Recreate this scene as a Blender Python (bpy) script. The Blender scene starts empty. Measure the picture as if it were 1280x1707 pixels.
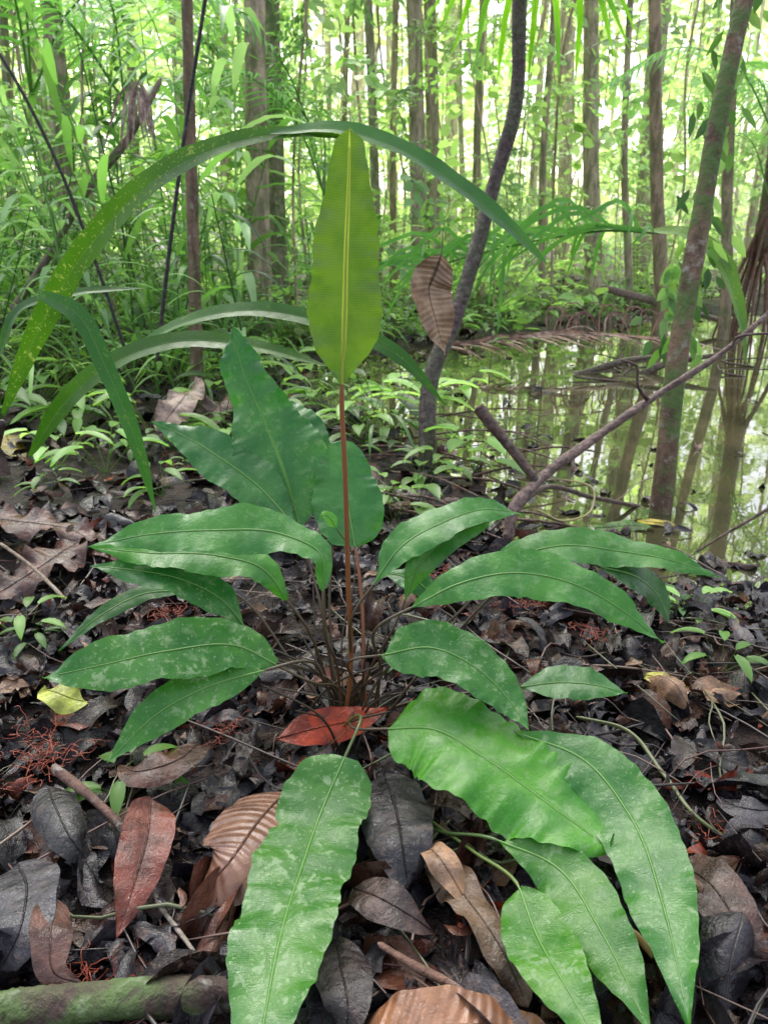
import bpy, math, random
import numpy as np
from mathutils import Vector
rng=np.random.default_rng(7); random.seed(7)
sc=bpy.context.scene
# ---------------- camera ----------------
CH=0.8; PIT=math.radians(19.2); F=1300.0
cd=bpy.data.cameras.new("camera"); cam=bpy.data.objects.new("camera",cd); sc.collection.objects.link(cam)
cam.location=(0,0,CH); cam.rotation_euler=(math.pi/2-PIT,0,0)
cd.sensor_fit='VERTICAL'; cd.sensor_height=36; cd.lens=F/1707*36; cd.clip_start=0.02; cd.clip_end=1000
cd.dof.use_dof=True; cd.dof.focus_distance=1.1; cd.dof.aperture_fstop=10
sc.camera=cam
cp,sp=math.cos(PIT),math.sin(PIT)
def D(px,py):
    a=(px-640)/F; b=(853.5-py)/F
    return np.array([a, cp+sp*b, -sp+cp*b])
def W(px,py,Y):
    d=D(px,py); return np.array([0,0,CH])+d*(Y/d[1])
def G(px,py,z=0.0):
    d=D(px,py); return np.array([0,0,CH])+d*((z-CH)/d[2])
def nrm(v): 
    v=np.asarray(v,float); return v/(np.linalg.norm(v,axis=-1,keepdims=True)+1e-12)
# ---------------- interpolation ----------------
def herm(xs,ys,x):
    xs=np.asarray(xs,float); ys=np.asarray(ys,float)
    m=np.gradient(ys,xs,axis=0)
    i=np.clip(np.searchsorted(xs,x)-1,0,len(xs)-2); h=xs[i+1]-xs[i]; t=(x-xs[i])/h
    if ys.ndim>1: t=t[:,None]; h=h[:,None]
    return (2*t**3-3*t**2+1)*ys[i]+(t**3-2*t**2+t)*h*m[i]+(-2*t**3+3*t**2)*ys[i+1]+(t**3-t**2)*h*m[i+1]
def curve(P,s):
    P=np.asarray(P,float)
    if len(P)==2: P=np.array([P[0],(P[0]+P[1])/2,P[1]])
    d=np.r_[0,np.cumsum(np.linalg.norm(np.diff(P,axis=0),axis=1))]
    return herm(d/d[-1],P,np.asarray(s,float)),d[-1]
# ---------------- mesh builder ----------------
class MB:
    def __init__(s): s.v=[];s.f=[];s.uv=[];s.c=[];s.m=[];s.n=0
    def add(s,v,f,uv=None,col=(1,1,1,0),mat=0):
        v=np.asarray(v,float).reshape(-1,3); f=np.asarray(f,int).reshape(-1,4)
        n=len(v); s.v.append(v); s.f.append(f+s.n)
        s.uv.append(np.zeros((n,2)) if uv is None else uv)
        c=np.asarray(col,float); s.c.append(np.tile(c,(n,1)) if c.ndim==1 else c)
        s.m.append(np.full(len(f),mat)); s.n+=n
    def data(s): return np.vstack(s.v),np.vstack(s.f),np.vstack(s.uv),np.vstack(s.c)
    def build(s,name,mats,parent=None,smooth=True):
        v,f,uv,c=s.data(); m=np.concatenate(s.m)
        me=bpy.data.meshes.new(name); me.vertices.add(len(v)); me.vertices.foreach_set("co",v.astype(np.float32).ravel())
        me.loops.add(f.size); me.loops.foreach_set("vertex_index",f.ravel().astype(np.int32))
        me.polygons.add(len(f)); me.polygons.foreach_set("loop_start",(np.arange(len(f))*4).astype(np.int32))
        me.polygons.foreach_set("material_index",m.astype(np.int32))
        me.update(calc_edges=True)
        me.polygons.foreach_set("use_smooth",np.full(len(f),smooth))
        u=me.uv_layers.new(name="UVMap"); u.data.foreach_set("uv",uv[f.ravel()].astype(np.float32).ravel())
        a=me.color_attributes.new("Col",'FLOAT_COLOR','POINT'); a.data.foreach_set("color",c.astype(np.float32).ravel())
        for x in mats: me.materials.append(x)
        me.update()
        o=bpy.data.objects.new(name,me); sc.collection.objects.link(o)
        if parent: o.parent=parent
        return o
def empty(name):
    e=bpy.data.objects.new(name,None); e.empty_display_size=0.1; sc.collection.objects.link(e); return e
_gc={}
def gridf(a,b,close=False):
    k=(a,b,close)
    if k not in _gc:
        i,j=np.meshgrid(np.arange(a-1),np.arange(b if close else b-1),indexing='ij'); j2=(j+1)%b
        _gc[k]=np.stack([i*b+j,i*b+j2,(i+1)*b+j2,(i+1)*b+j],-1).reshape(-1,4)
    return _gc[k]
PROF={
 'lance':([0,.06,.2,.38,.58,.76,.9,1],[.03,.28,.78,1,.95,.68,.3,.01]),
 'strap':([0,.05,.2,.5,.75,.9,1],[.15,.4,.85,1,.85,.45,.01]),
 'tall':([0,.05,.14,.28,.5,.62,.75,.9,.97,1],[.03,.3,.78,1,.93,.84,.66,.45,.28,.02]),
 'round':([0,.03,.12,.3,.6,.8,.93,.98,1],[.03,.45,.85,1,.95,.75,.45,.25,.02]),
 'front':([0,.03,.1,.25,.5,.75,.9,1],[.35,.7,.93,1,.97,.85,.6,.3]),
 'ovate':([0,.05,.18,.38,.6,.8,.93,1],[.05,.5,.88,1,.85,.5,.18,.01]),
 'back':([0,.06,.2,.38,.55,.7,.85,1],[.03,.45,.95,1,.72,.55,.4,.01]),
 'linear':([0,.1,.4,.8,1],[.5,.9,1,.6,.01]),
}
def leaf(mb,P,hw,prof='lance',N=(0,-.6,.8),fold=.12,wave=.05,nseg=44,nw=10,col=(1,1,1,.3),mat=0,ph=None,bow=0.0,rag=0.0,edge=.03,rip=0.0):
    t=np.linspace(0,1,nseg); s=.5-.5*np.cos(np.pi*t); s=.5*s+.5*t
    C,L=curve(P,s); T=nrm(np.gradient(C,axis=0))
    N=np.asarray(N,float)
    Nn=np.tile(N,(nseg,1)) if N.ndim==1 else N[0]*(1-s[:,None])+N[-1]*s[:,None]
    S=nrm(np.cross(T,Nn)); n=np.cross(S,T)
    w=np.clip(herm(*PROF[prof],s),0.005,None)*hw
    if ph is None: ph=random.random()*50
    u=np.linspace(-1,1,nw+1)
    wl=w*(1+edge*np.sin(s*L*60+ph)+edge*.5*np.sin(s*L*230+ph*2)); wr=w*(1+edge*np.sin(s*L*52+ph*1.7)+edge*.5*np.sin(s*L*210+ph*3))
    if rag>0:
        wl=wl*(1-rag*rng.random(nseg)); wr=wr*(1-rag*rng.random(nseg))
    ww=np.where(u[None,:]<0,wl[:,None],wr[:,None])*u[None,:]
    au=np.abs(u)[None,:]
    z=fold*au*w[:,None] - bow*au**2*w[:,None] + wave*hw*(au**2)*np.sin(s[:,None]*L*45+ph+np.sign(u)[None,:]*1.3)+ wave*.4*hw*au*np.sin(s[:,None]*L*120+ph*2+np.sign(u)[None,:]*2)
    if rip>0: z=z+rip*hw*au**3*np.sin(s[:,None]*L*300+ph*3+np.sign(u)[None,:])*(.6+.4*np.sin(s[:,None]*L*37+ph))
    V=C[:,None,:]+S[:,None,:]*ww[...,None]+n[:,None,:]*z[...,None]
    uv=np.stack([np.broadcast_to(u[None,:],z.shape),np.broadcast_to((s*L)[:,None],z.shape)],-1).reshape(-1,2)
    mb.add(V,gridf(nseg,nw+1),uv,col,mat)
    return C,T,n,L
def tube(mb,P,r,ns=8,seg=None,col=(1,1,1,0),mat=0,rough=0.0,cap=True):
    P=np.asarray(P,float)
    seg=seg or max(6,len(P)*5)
    s=np.linspace(0,1,seg); C,L=curve(P,s)
    r=np.asarray(r,float); r=np.full(2,r) if r.ndim==0 else r
    R=np.interp(s,np.linspace(0,1,len(r)),r)
    T=nrm(np.gradient(C,axis=0)); ref=np.array([0.3,.2,.9]) if abs(T[0,2])<.8 else np.array([1,.1,0.])
    A=nrm(np.cross(T,ref)); B=np.cross(T,A)
    th=np.linspace(0,2*np.pi,ns,endpoint=False)
    rr=R[:,None]*np.ones((1,ns))
    if rough>0:
        p=random.random()*9
        rr=rr*(1+rough*(.5*np.sin(3*th[None,:]+p+s[:,None]*7)+.5*np.sin(s[:,None]*L/np.mean(R)*.35+p+th[None,:]*2)+.25*rng.normal(size=rr.shape)))
    if cap: rr[0]*=.4; rr[-1]*=.3
    V=C[:,None,:]+A[:,None,:]*(rr*np.cos(th))[...,None]+B[:,None,:]*(rr*np.sin(th))[...,None]
    uv=np.stack([np.broadcast_to(th[None,:]/6.283,rr.shape),np.broadcast_to((s*L)[:,None],rr.shape)],-1).reshape(-1,2)
    mb.add(V,gridf(seg,ns,True),uv,col,mat)
    if cap and ns>=6:
        for k in (0,seg-1):
            mb.add(V[k],[[0,a,a+1,min(a+2,ns-1)] for a in range(1,ns-2,2)],None,col,mat)
    return C
# ---------------- materials ----------------
class NT:
    def __init__(s,name):
        s.m=bpy.data.materials.new(name); s.m.use_nodes=True; s.t=s.m.node_tree; s.t.nodes.clear()
        s.out=s.n('ShaderNodeOutputMaterial')
    def n(s,ty,**k):
        x=s.t.nodes.new(ty)
        for a,b in k.items(): setattr(x,a,b)
        return x
    def set(s,inp,v):
        if isinstance(v,bpy.types.NodeSocket): s.t.links.new(v,inp)
        elif v is not None: inp.default_value=v
    def math(s,op,a,b=None,c=None,clamp=False):
        x=s.n('ShaderNodeMath',operation=op,use_clamp=clamp); s.set(x.inputs[0],a)
        if b is not None: s.set(x.inputs[1],b)
        if c is not None: s.set(x.inputs[2],c)
        return x.outputs[0]
    def mix(s,f,a,b,bt='MIX'):
        x=s.n('ShaderNodeMix',data_type='RGBA',blend_type=bt); s.set(x.inputs[0],f)
        for i,v in((6,a),(7,b)): s.set(x.inputs[i],(*v,1) if isinstance(v,tuple) and len(v)==3 else v)
        return x.outputs[2]
    def noise(s,vec,scale,detail=4,rough=.6,dist=0):
        x=s.n('ShaderNodeTexNoise'); s.set(x.inputs['Vector'],vec); x.inputs['Scale'].default_value=scale
        x.inputs['Detail'].default_value=detail; x.inputs['Roughness'].default_value=rough; x.inputs['Distortion'].default_value=dist
        return x.outputs[0]
    def rng(s,v,a,b,c=0,d=1):
        x=s.n('ShaderNodeMapRange',clamp=True,interpolation_type='SMOOTHSTEP'); s.set(x.inputs[0],v)
        for i,k in enumerate((a,b,c,d)): x.inputs[i+1].default_value=k
        return x.outputs[0]
    def obj(s): return s.n('ShaderNodeTexCoord').outputs['Object']
    def map(s,v,sc_): 
        x=s.n('ShaderNodeMapping'); s.set(x.inputs[0],v); x.inputs['Scale'].default_value=sc_; return x.outputs[0]
    def bump(s,h,st,d):
        x=s.n('ShaderNodeBump'); x.inputs['Strength'].default_value=st; x.inputs['Distance'].default_value=d; s.set(x.inputs['Height'],h); return x.outputs[0]
    def finish(s,col,rough,normal=None,transl=0,tcol=None,spec=.5,ior=None):
        p=s.n('ShaderNodeBsdfPrincipled'); s.set(p.inputs['Base Color'],col); s.set(p.inputs['Roughness'],rough)
        s.set(p.inputs['Specular IOR Level'],spec)
        if ior: p.inputs['IOR'].default_value=ior
        if normal is not None: s.set(p.inputs['Normal'],normal)
        if transl:
            t=s.n('ShaderNodeBsdfTranslucent'); s.set(t.inputs[0],tcol if tcol is not None else col)
            mx=s.n('ShaderNodeMixShader'); mx.inputs[0].default_value=transl
            s.t.links.new(p.outputs[0],mx.inputs[1]); s.t.links.new(t.outputs[0],mx.inputs[2]); s.t.links.new(mx.outputs[0],s.out.inputs[0])
        else: s.t.links.new(p.outputs[0],s.out.inputs[0])
        return s.m
def leaf_mat(name,c1,c2,vein,blot,rough=(.25,.5),transl=.3,tc=1.6,vfreq=1100,vslope=9,vstr=.25,bstr=.3,nsc=14,midw=.05,spec=.5,lat=.25,fine=1.2,bth=(.54,.60),bk=.75):
    m=NT(name); o=m.obj(); at=m.n('ShaderNodeAttribute',attribute_name='Col')
    uv=m.n('ShaderNodeSeparateXYZ'); m.t.links.new(m.n('ShaderNodeTexCoord').outputs['UV'],uv.inputs[0])
    au=m.math('ABSOLUTE',uv.outputs[0]); v=uv.outputs[1]
    n1=m.noise(o,nsc,3); col=m.mix(m.rng(n1,.35,.65),c1,c2)
    col=m.mix(1.0,col,at.outputs['Color'],'MULTIPLY')
    vs=m.math('SINE',m.math('SUBTRACT',m.math('MULTIPLY',v,vfreq),m.math('MULTIPLY',au,vslope)))
    if lat>0: col=m.mix(m.math('MULTIPLY',m.rng(vs,.6,1),lat),col,vein)
    mid=m.rng(au,midw,midw*.3)
    col=m.mix(m.math('MULTIPLY',mid,.8),col,vein)
    n2=m.noise(o,55,5,.7,.3)
    bm=m.math('MULTIPLY',m.math('MULTIPLY',m.rng(n2,*bth),m.rng(n1,.40,.56,.15,bk)),at.outputs['Alpha'])
    col=m.mix(bm,col,blot)
    n4=m.noise(o,190,2,.6); sp_=m.math('MULTIPLY',m.rng(n4,.64,.69),m.math('MULTIPLY',at.outputs['Alpha'],.7))
    col=m.mix(sp_,col,blot)
    r=m.math('ADD',m.rng(n2,.35,.65,rough[0],rough[1]),m.math('MULTIPLY',bm,.2))
    h=m.math('ADD',m.math('MULTIPLY',mid,-1.0),m.math('MULTIPLY',n2,fine))
    if vstr>0: h=m.math('ADD',m.math('MULTIPLY',vs,vstr),h)
    tcl=m.mix(1.0,col,(tc,tc*1.05,tc*.6),'MULTIPLY')
    return m.finish(col,r,m.bump(h,bstr,.002),transl,tcl,spec)
M_fern=leaf_mat('fern_leaf',(.022,.120,.026),(.048,.175,.038),(.12,.30,.05),(.22,.33,.17),(.16,.42),.27,2.0,vfreq=2100,vslope=13,vstr=.035,bstr=.4,lat=.05,fine=2.0,spec=.36,bk=.8)
M_up=leaf_mat('young_leaf',(.060,.13,.017),(.090,.170,.022),(.38,.46,.08),(.10,.17,.03),(.35,.5),.38,1.5,vfreq=1900,vslope=5,vstr=.05,midw=.10,bstr=.3,lat=.08,nsc=22)
M_strap=leaf_mat('strap_leaf',(.022,.075,.014),(.045,.12,.022),(.07,.15,.035),(.40,.45,.15),(.3,.5),.3,1.8,vfreq=0,vslope=38,vstr=.12,bstr=.3,nsc=4,midw=.06,lat=.10,bth=(.60,.63),spec=.3)
M_dead=leaf_mat('dead_leaf',(.34,.30,.31),(.92,.82,.78),(.045,.03,.023),(.18,.12,.09),(.10,.46),0,1.2,vfreq=420,vslope=5,vstr=.08,bstr=.75,nsc=25,midw=.045,lat=.05,fine=2.8,spec=.36)
M_rib=leaf_mat('ribbed_dead_leaf',(.50,.43,.42),(.95,.88,.82),(.06,.03,.02),(.2,.12,.07),(.12,.36),0,1.2,vfreq=480,vslope=6,vstr=.5,bstr=.6,nsc=20,midw=.04,lat=.2,fine=1.6,spec=.4)
def fol_mat(name,transl=.5,tc=(1.6,1.6,.95),rough=.4):
    m=NT(name); at=m.n('ShaderNodeAttribute',attribute_name='Col')
    return m.finish(at.outputs['Color'],rough,None,transl,m.mix(1.0,at.outputs['Color'],tc,'MULTIPLY'))
M_fol=fol_mat('foliage')
def bark_mat(name,c1,c2,moss=(.07,.13,.03),rough=.75,bst=.6,sc_=(18,18,4),wet=.4,lich=(.34,.34,.30),lk=.5):
    m=NT(name); o=m.obj(); at=m.n('ShaderNodeAttribute',attribute_name='Col')
    n1=m.noise(m.map(o,sc_),1.0,5,.7,.4); n2=m.noise(o,7,3); n3=m.noise(o,30,4)
    col=m.mix(m.rng(n1,.35,.65),c1,c2); col=m.mix(1.0,col,at.outputs['Color'],'MULTIPLY')
    col=m.mix(m.math('MULTIPLY',m.rng(n3,.55,.68),lk),col,lich)
    mm=m.math('MULTIPLY',m.rng(n2,.40,.56),at.outputs['Alpha']); mm=m.math('MULTIPLY',mm,m.rng(n3,.3,.55))
    col=m.mix(mm,col,moss)
    return m.finish(col,rough,m.bump(m.math('ADD',n1,n3),bst,.02),spec=wet)
M_bark=bark_mat('bark',(.09,.075,.06),(.24,.20,.165))
M_darkbark=bark_mat('wet_dark_bark',(.02,.015,.014),(.07,.05,.045),rough=.45,bst=.5,sc_=(60,60,60),lich=(.14,.12,.11),lk=.5)
def stem_mat():
    m=NT('stem'); at=m.n('ShaderNodeAttribute',attribute_name='Col'); return m.finish(at.outputs['Color'],.35)
M_stem=stem_mat()
def ground_mat():
    m=NT('soil'); o=m.obj(); n1=m.noise(o,18,6,.7,.5); n2=m.noise(o,3,3); n3=m.noise(o,70,3)
    col=m.mix(m.rng(n1,.35,.65),(.008,.006,.006),(.035,.018,.013)); col=m.mix(m.rng(n2,.5,.7),col,(.018,.015,.013))
    col=m.mix(m.rng(n3,.6,.7),col,(.06,.035,.028))
    return m.finish(col,m.rng(n3,.3,.7,.3,.8),m.bump(m.math('ADD',n1,n3),1,.02),spec=.3)
def water_mat():
    m=NT('pond_water'); o=m.obj(); n=m.noise(o,2.2,3,.5,.4); n2=m.noise(o,12,2)
    col=m.mix(m.rng(n,.35,.7),(.035,.036,.017),(.075,.066,.032))
    return m.finish(col,.015,m.bump(m.math('ADD',n,m.math('MULTIPLY',n2,.12)),.05,.02),spec=1.0,ior=1.65)
M_ground=ground_mat(); M_water=water_mat()
# ---------------- terrain ----------------
POND=np.array([(1.05,1.62),(.72,1.72),(.5,1.85),(.40,2.1),(.42,2.45),(.3,2.75),(.16,3.0),(-.05,3.5),(-.3,4.0),(-.55,4.8),(-.5,5.6),(0,6.2),(.8,6.7),(2,7.6),(3.5,9.5),(6,11),(12,11.5),(14,5),(12,1.2),(4,1.1),(1.8,1.45)])
def sdf(x,y):
    p=np.stack([x,y],-1); d=np.full(x.shape,1e9); ins=np.zeros(x.shape,bool)
    for i in range(len(POND)):
        a=POND[i]; b=POND[(i+1)%len(POND)]; e=b-a; w=p-a
        t=np.clip((w@e)/(e@e),0,1); q=w-t[...,None]*e; d=np.minimum(d,np.sqrt((q**2).sum(-1)))
        c=((a[1]>y)!=(b[1]>y)); xi=a[0]+(y-a[1])/(b[1]-a[1]+1e-12)*(b[0]-a[0]); ins^=(c&(x<xi))
    return np.where(ins,-d,d)
WL=-0.03
def gh0(x,y,s):
    h=.012*np.sin(7.3*x+1.3)*np.sin(6.1*y+.7)+.018*np.sin(2.3*x+.4+.6*y)*np.sin(1.9*y+.3)+.006*np.sin(17*x+3*y)*np.sin(15*y-4*x)
    far=np.clip((y-9)/20,0,1); h=h+far*.5*np.sin(x*.23+1)+far*.5
    h=h+.10*np.clip(-x-.9,0,2)*np.clip((y-1)/3,0,1)
    t=np.clip((.12-s)/.4,0,1); t=t*t*(3-2*t)
    return h*(1-t)+t*(-.16)
tx=np.arange(-26,26,.08); ty=np.arange(-1,34,.08); TX,TY=np.meshgrid(tx,ty,indexing='ij'); TS=sdf(TX,TY)
def sdp(x,y):
    i=int(round((x+26)/.08)); j=int(round((y+1)/.08)); return TS[min(max(i,0),len(tx)-1),min(max(j,0),len(ty)-1)]
def gh(x,y): return float(gh0(x,y,sdp(x,y)))
def spaced(n,R,k): 
    u=np.linspace(-1,1,n); return np.sinh(u*k)/np.sinh(k)*R
gx=spaced(301,220,7.2); gy=spaced(301,220,7.2)+2.0
X,Y_=np.meshgrid(gx,gy,indexing='ij'); Z=gh0(X,Y_,sdf(X,Y_))
mb=MB(); mb.add(np.stack([X,Y_,Z],-1),gridf(301,301)[:,::-1]); mb.build('ground',[M_ground])
mb=MB(); wx=np.linspace(-1.2,14.5,40); wy=np.linspace(.9,12,40); A,B=np.meshgrid(wx,wy,indexing='ij')
mb.add(np.stack([A,B,np.full(A.shape,WL)],-1),gridf(40,40)[:,::-1]); mb.build('pond_water',[M_water])
# ---------------- scatter helpers ----------------
def rotm(z,x,y):
    cz,sz=math.cos(z),math.sin(z); cx,sx=math.cos(x),math.sin(x); cy,sy=math.cos(y),math.sin(y)
    Rz=np.array([[cz,-sz,0],[sz,cz,0],[0,0,1]]); Rx=np.array([[1,0,0],[0,cx,-sx],[0,sx,cx]]); Ry=np.array([[cy,0,sy],[0,1,0],[-sy,0,cy]])
    return Rz@Ry@Rx
def put(mb,proto,pos,R,s,col,mat=0):
    v,f,uv,c=proto
    mb.add(v@R.T*s+np.asarray(pos),f,uv*np.array([1,s]),c*np.asarray(col)[None,:],mat)
# ---------------- leaf litter ----------------
def litter_proto(nseg,nw):
    m=MB(); pr=random.choice(['ovate','lance','round','ovate']); hw=random.uniform(.15,.28)
    b=random.uniform(-.2,.35); P=[(-.5,0,random.uniform(-.1,.1)),(-.2,random.uniform(-.09,.09),b*.7),(.15,random.uniform(-.1,.1),b),(.5,random.uniform(-.18,.18),random.uniform(-.15,.25))]
    leaf(m,P,hw,pr,(0,random.gauss(0,.4),1),fold=random.uniform(-.6,.8),wave=random.uniform(.15,.5),nseg=nseg,nw=nw,col=(1,1,1,1),bow=random.uniform(-.7,.9),ph=random.random()*60,rag=.0 if random.random()<.5 else .35,edge=.07)
    return m.data()
LP=[litter_proto(12,6) for i in range(34)]; LPf=[litter_proto(6,2) for i in range(14)]
PAL=[((.014,.013,.018),.38),((.034,.032,.043),.19),((.080,.078,.090),.05),((.055,.025,.017),.16),((.11,.045,.028),.08),((.20,.04,.018),.04),((.22,.14,.085),.025),((.026,.016,.013),.14)]
pw=np.array([p[1] for p in PAL]); pw/=pw.sum()
def lcol():
    c=np.array(PAL[rng.choice(len(PAL),p=pw)][0])*random.uniform(.7,1.4); return (*c,random.choice([0,0,0,.3,.7]))
mb=MB()
def litter(n,y0,y1,s0,s1,protos,zj,fl_=.22):
    k=0
    while k<n:
        y=y0+(y1-y0)*random.random(); x=random.uniform(-1,1)*(.62*y+.45); k+=1
        sd=sdp(x,y); inw=sd<-.02
        if inw and random.random()>(.8*math.exp(sd/.3)+.02): continue
        z=gh(x,y); flat=fl_
        if inw: z=WL+.002; flat=.02
        s=random.uniform(s0,s1)*(random.random()**.5*.6+.5)
        if inw: s=min(s,.08)
        put(mb,random.choice(protos),(x,y,z+(0 if inw else abs(random.gauss(0,zj))+.003)),rotm(random.uniform(0,6.28),random.gauss(0,flat),random.gauss(0,flat)),s,lcol())
litter(1500,.35,1.3,.04,.14,LP,.008,.18)
litter(1800,1.2,2.2,.04,.13,LP,.014,.26)
litter(4200,.35,1.8,.008,.035,LPf,.022,.45)
litter(3300,2.0,6,.05,.15,LPf,.018,.3)
litter(2000,6,13,.08,.22,LPf,.02)
mb.build('leaf_litter',[M_dead])
def gl(name,pts,hw,col,mat,prof='ovate',lift=.035,fold=.1,wave=.15,bow=.1,N=(0,-.15,1),bl=.3):
    P=[]
    for p in pts: P.append(G(p[0],p[1],p[2]))
    P=np.array(P); t=P[len(P)//2][1]/D(*pts[len(pts)//2][:2])[1]
    m=MB(); C,T,n,L=leaf(m,P,hw*t/F,prof,N,fold=fold,wave=wave,nseg=40,nw=16,col=(*col,bl),bow=bow)
    tube(m,C[::4]+n[::4]*.0006,[.0014,.0004],6,col=(*[c*.7 for c in col],0))
    return m.build(name,[mat])
gl('ribbed_brown_leaf',[(478,1318,.07),(430,1370,.09),(380,1440,.085),(335,1490,.05)],84,(.20,.105,.075),M_rib,'round',fold=.05,bow=.35,wave=.08)
gl('rust_dead_leaf',[(252,1330,.09),(245,1400,.085),(222,1480,.07),(195,1565,.05)],46,(.17,.045,.03),M_dead,'ovate',N=(.3,-.5,1),fold=.25)
gl('black_dead_leaf',[(640,1290,.06),(660,1350,.08),(672,1420,.08),(680,1480,.05)],64,(.022,.023,.03),M_dead,'round',bow=.3)
gl('black_dead_leaf',[(80,1310,.06),(95,1350,.08),(120,1400,.07),(150,1440,.04)],38,(.018,.019,.024),M_dead,'round',bow=.5)
gl('red_dead_leaf',[(458,1232,.06),(520,1215,.07),(590,1200,.07),(648,1180,.07)],30,(.42,.05,.014),M_dead,'lance',N=(0,-.6,.8),bl=.3)
gl('brown_dead_leaf',[(600,1725,.05),(700,1712,.07),(800,1708,.08),(905,1715,.05)],62,(.30,.15,.08),M_rib,'round')
gl('brown_dead_leaf',[(1130,1440,.06),(1190,1480,.09),(1240,1560,.08),(1290,1650,.04)],50,(.075,.04,.032),M_dead,'ovate',N=(-.3,-.3,1))
gl('brown_dead_leaf',[(-20,1000,.03),(60,950,.06),(120,910,.07),(185,880,.05)],44,(.085,.034,.025),M_dead,'ovate',wave=.4)
gl('brown_dead_leaf',[(-40,860,.08),(40,870,.10),(110,880,.09),(185,925,.06)],34,(.09,.036,.026),M_dead,'ovate',wave=.4)
gl('tan_dead_leaf',[(720,1430,.03),(780,1500,.06),(840,1590,.06),(880,1680,.03)],36,(.14,.10,.065),M_dead,'round',bl=1,wave=.5)
gl('tan_dead_leaf',[(700,1400,.06),(740,1440,.08),(770,1490,.06),(790,1530,.03)],24,(.36,.23,.13),M_dead,'lance',bl=1,wave=.4)
gl('grey_dead_leaf',[(30,1440,.05),(45,1490,.08),(30,1560,.08),(0,1620,.04)],56,(.04,.042,.056),M_dead,'round')
gl('brown_dead_leaf',[(95,1500,.07),(85,1560,.08),(90,1620,.06),(140,1640,.04)],36,(.15,.08,.065),M_dead,'ovate',N=(.4,-.2,.8))
gl('dark_dead_leaf',[(590,1480,.06),(640,1500,.08),(690,1530,.07),(730,1560,.04)],40,(.055,.034,.032),M_dead,'ovate')
gl('dark_dead_leaf',[(560,1560,.05),(570,1620,.07),(580,1680,.07),(570,1760,.04)],50,(.035,.026,.03),M_dead,'lance')
gl('brown_dead_leaf',[(330,1240,.05),(290,1270,.07),(240,1285,.07),(200,1275,.04)],38,(.10,.04,.03),M_dead,'ovate')
gl('grey_dead_leaf',[(1200,1330,.05),(1230,1345,.06),(1260,1350,.06),(1300,1345,.04)],26,(.05,.05,.06),M_dead,'ovate')
gl('yellow_dead_leaf',[(80,1150,.06),(105,1158,.07),(125,1166,.06),(150,1170,.05)],26,(.5,.62,.12),M_dead,'round',wave=.5)
gl('yellow_dead_leaf',[(1075,1125,.04),(1100,1130,.05),(1130,1140,.04),(1160,1150,.03)],18,(.42,.45,.08),M_dead,'ovate',bl=1)
gl('yellow_dead_leaf',[(1060,868,-.02),(1085,870,-.02),(1105,872,-.02),(1125,875,-.02)],10,(.5,.45,.06),M_dead,'round')
gl('floating_green_leaf',[(990,880,-.02),(1025,878,-.02),(1060,876,-.02),(1090,880,-.02)],16,(.06,.19,.02),M_dead,'round')
gl('yellow_dead_leaf',[(10,715,.1),(15,735,.08),(25,750,.06),(40,765,.04)],20,(.3,.26,.03),M_dead,'round')
gl('pale_dead_leaf',[(262,720,.1),(285,690,.16),(305,665,.2),(320,650,.16)],28,(.36,.28,.23),M_dead,'round',N=(0,-1,.4),wave=.3)
gl('brown_dead_leaf',[(330,712,.05),(350,690,.1),(360,680,.12),(372,668,.1)],24,(.2,.14,.11),M_dead,'round',N=(0,-1,.4),wave=.3)
gl('dark_dead_leaf',[(300,705,.1),(308,690,.14),(315,675,.16),(320,660,.12)],16,(.03,.03,.036),M_dead,'round',N=(0,-1,.4))
gl('orange_dead_leaf',[(480,665,.05),(490,675,.08),(505,682,.06),(518,692,.03)],14,(.3,.12,.03),M_dead,'ovate',N=(0,-1,.4))
# ---------------- twigs and log ----------------
mb=MB()
for k in range(460):
    y=random.uniform(.45,5) if k>240 else random.uniform(.45,2); x=random.uniform(-.6*y-.3,.6*y+.3)
    if sdp(x,y)<0 and random.random()<.85: continue
    a=random.uniform(0,6.28); L=random.uniform(.06,.4); z=max(gh(x,y),WL)+random.uniform(.015,.04)
    d=np.array([math.cos(a),math.sin(a),0]); q=np.array([-d[1],d[0],0])
    P=[np.array([x,y,z])+d*L*t+q*random.gauss(0,.05)*L+np.array([0,0,random.uniform(-.01,.02)]) for t in(-.5,-.2,.2,.5)]
    r=random.uniform(.0008,.003); c=random.choice([(.05,.03,.025),(.10,.05,.04),(.03,.022,.022),(.14,.09,.07),(.08,.09,.04)])
    tube(mb,P,[r,r*.6],6,8,col=(*c,0))
mb.build('fallen_twigs',[M_stem])
mb=MB()
for k in range(80):
    cx,cy=random.choice([(80,1240),(60,1290),(430,1650),(250,1660),(140,1650),(1180,1560),(1150,1600),(900,1000),(380,1200),(330,1050),(290,1010),(990,1060),(1230,1390),(300,760),(760,960)])
    g=G(cx+random.gauss(0,40),cy+random.gauss(0,22),.03)
    for j in range(7):
        a=random.uniform(0,6.28); P=[g+np.array([random.gauss(0,.012),random.gauss(0,.012),.0])]
        for t in range(5):
            a+=random.gauss(0,.9); P.append(P[-1]+np.array([math.cos(a)*.008,math.sin(a)*.008,random.gauss(.001,.004)]))
        tube(mb,P,[.0008,.0005],4,10,col=(.26,.05,.025,0),cap=False)
mb.build('rust_rootlets',[M_stem])
def gtube(name,pts,rpx,mat=M_darkbark,col=(1,1,1,0),ns=12,rough=.12,seg=None):
    P=[G(p[0],p[1],p[2]) for p in pts]; t=P[len(P)//2][1]/D(*pts[len(P)//2][:2])[1]
    m=MB(); tube(m,P,[r*t/F for r in rpx],ns,seg or 40,col=col,rough=rough); return m.build(name,[mat])
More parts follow.
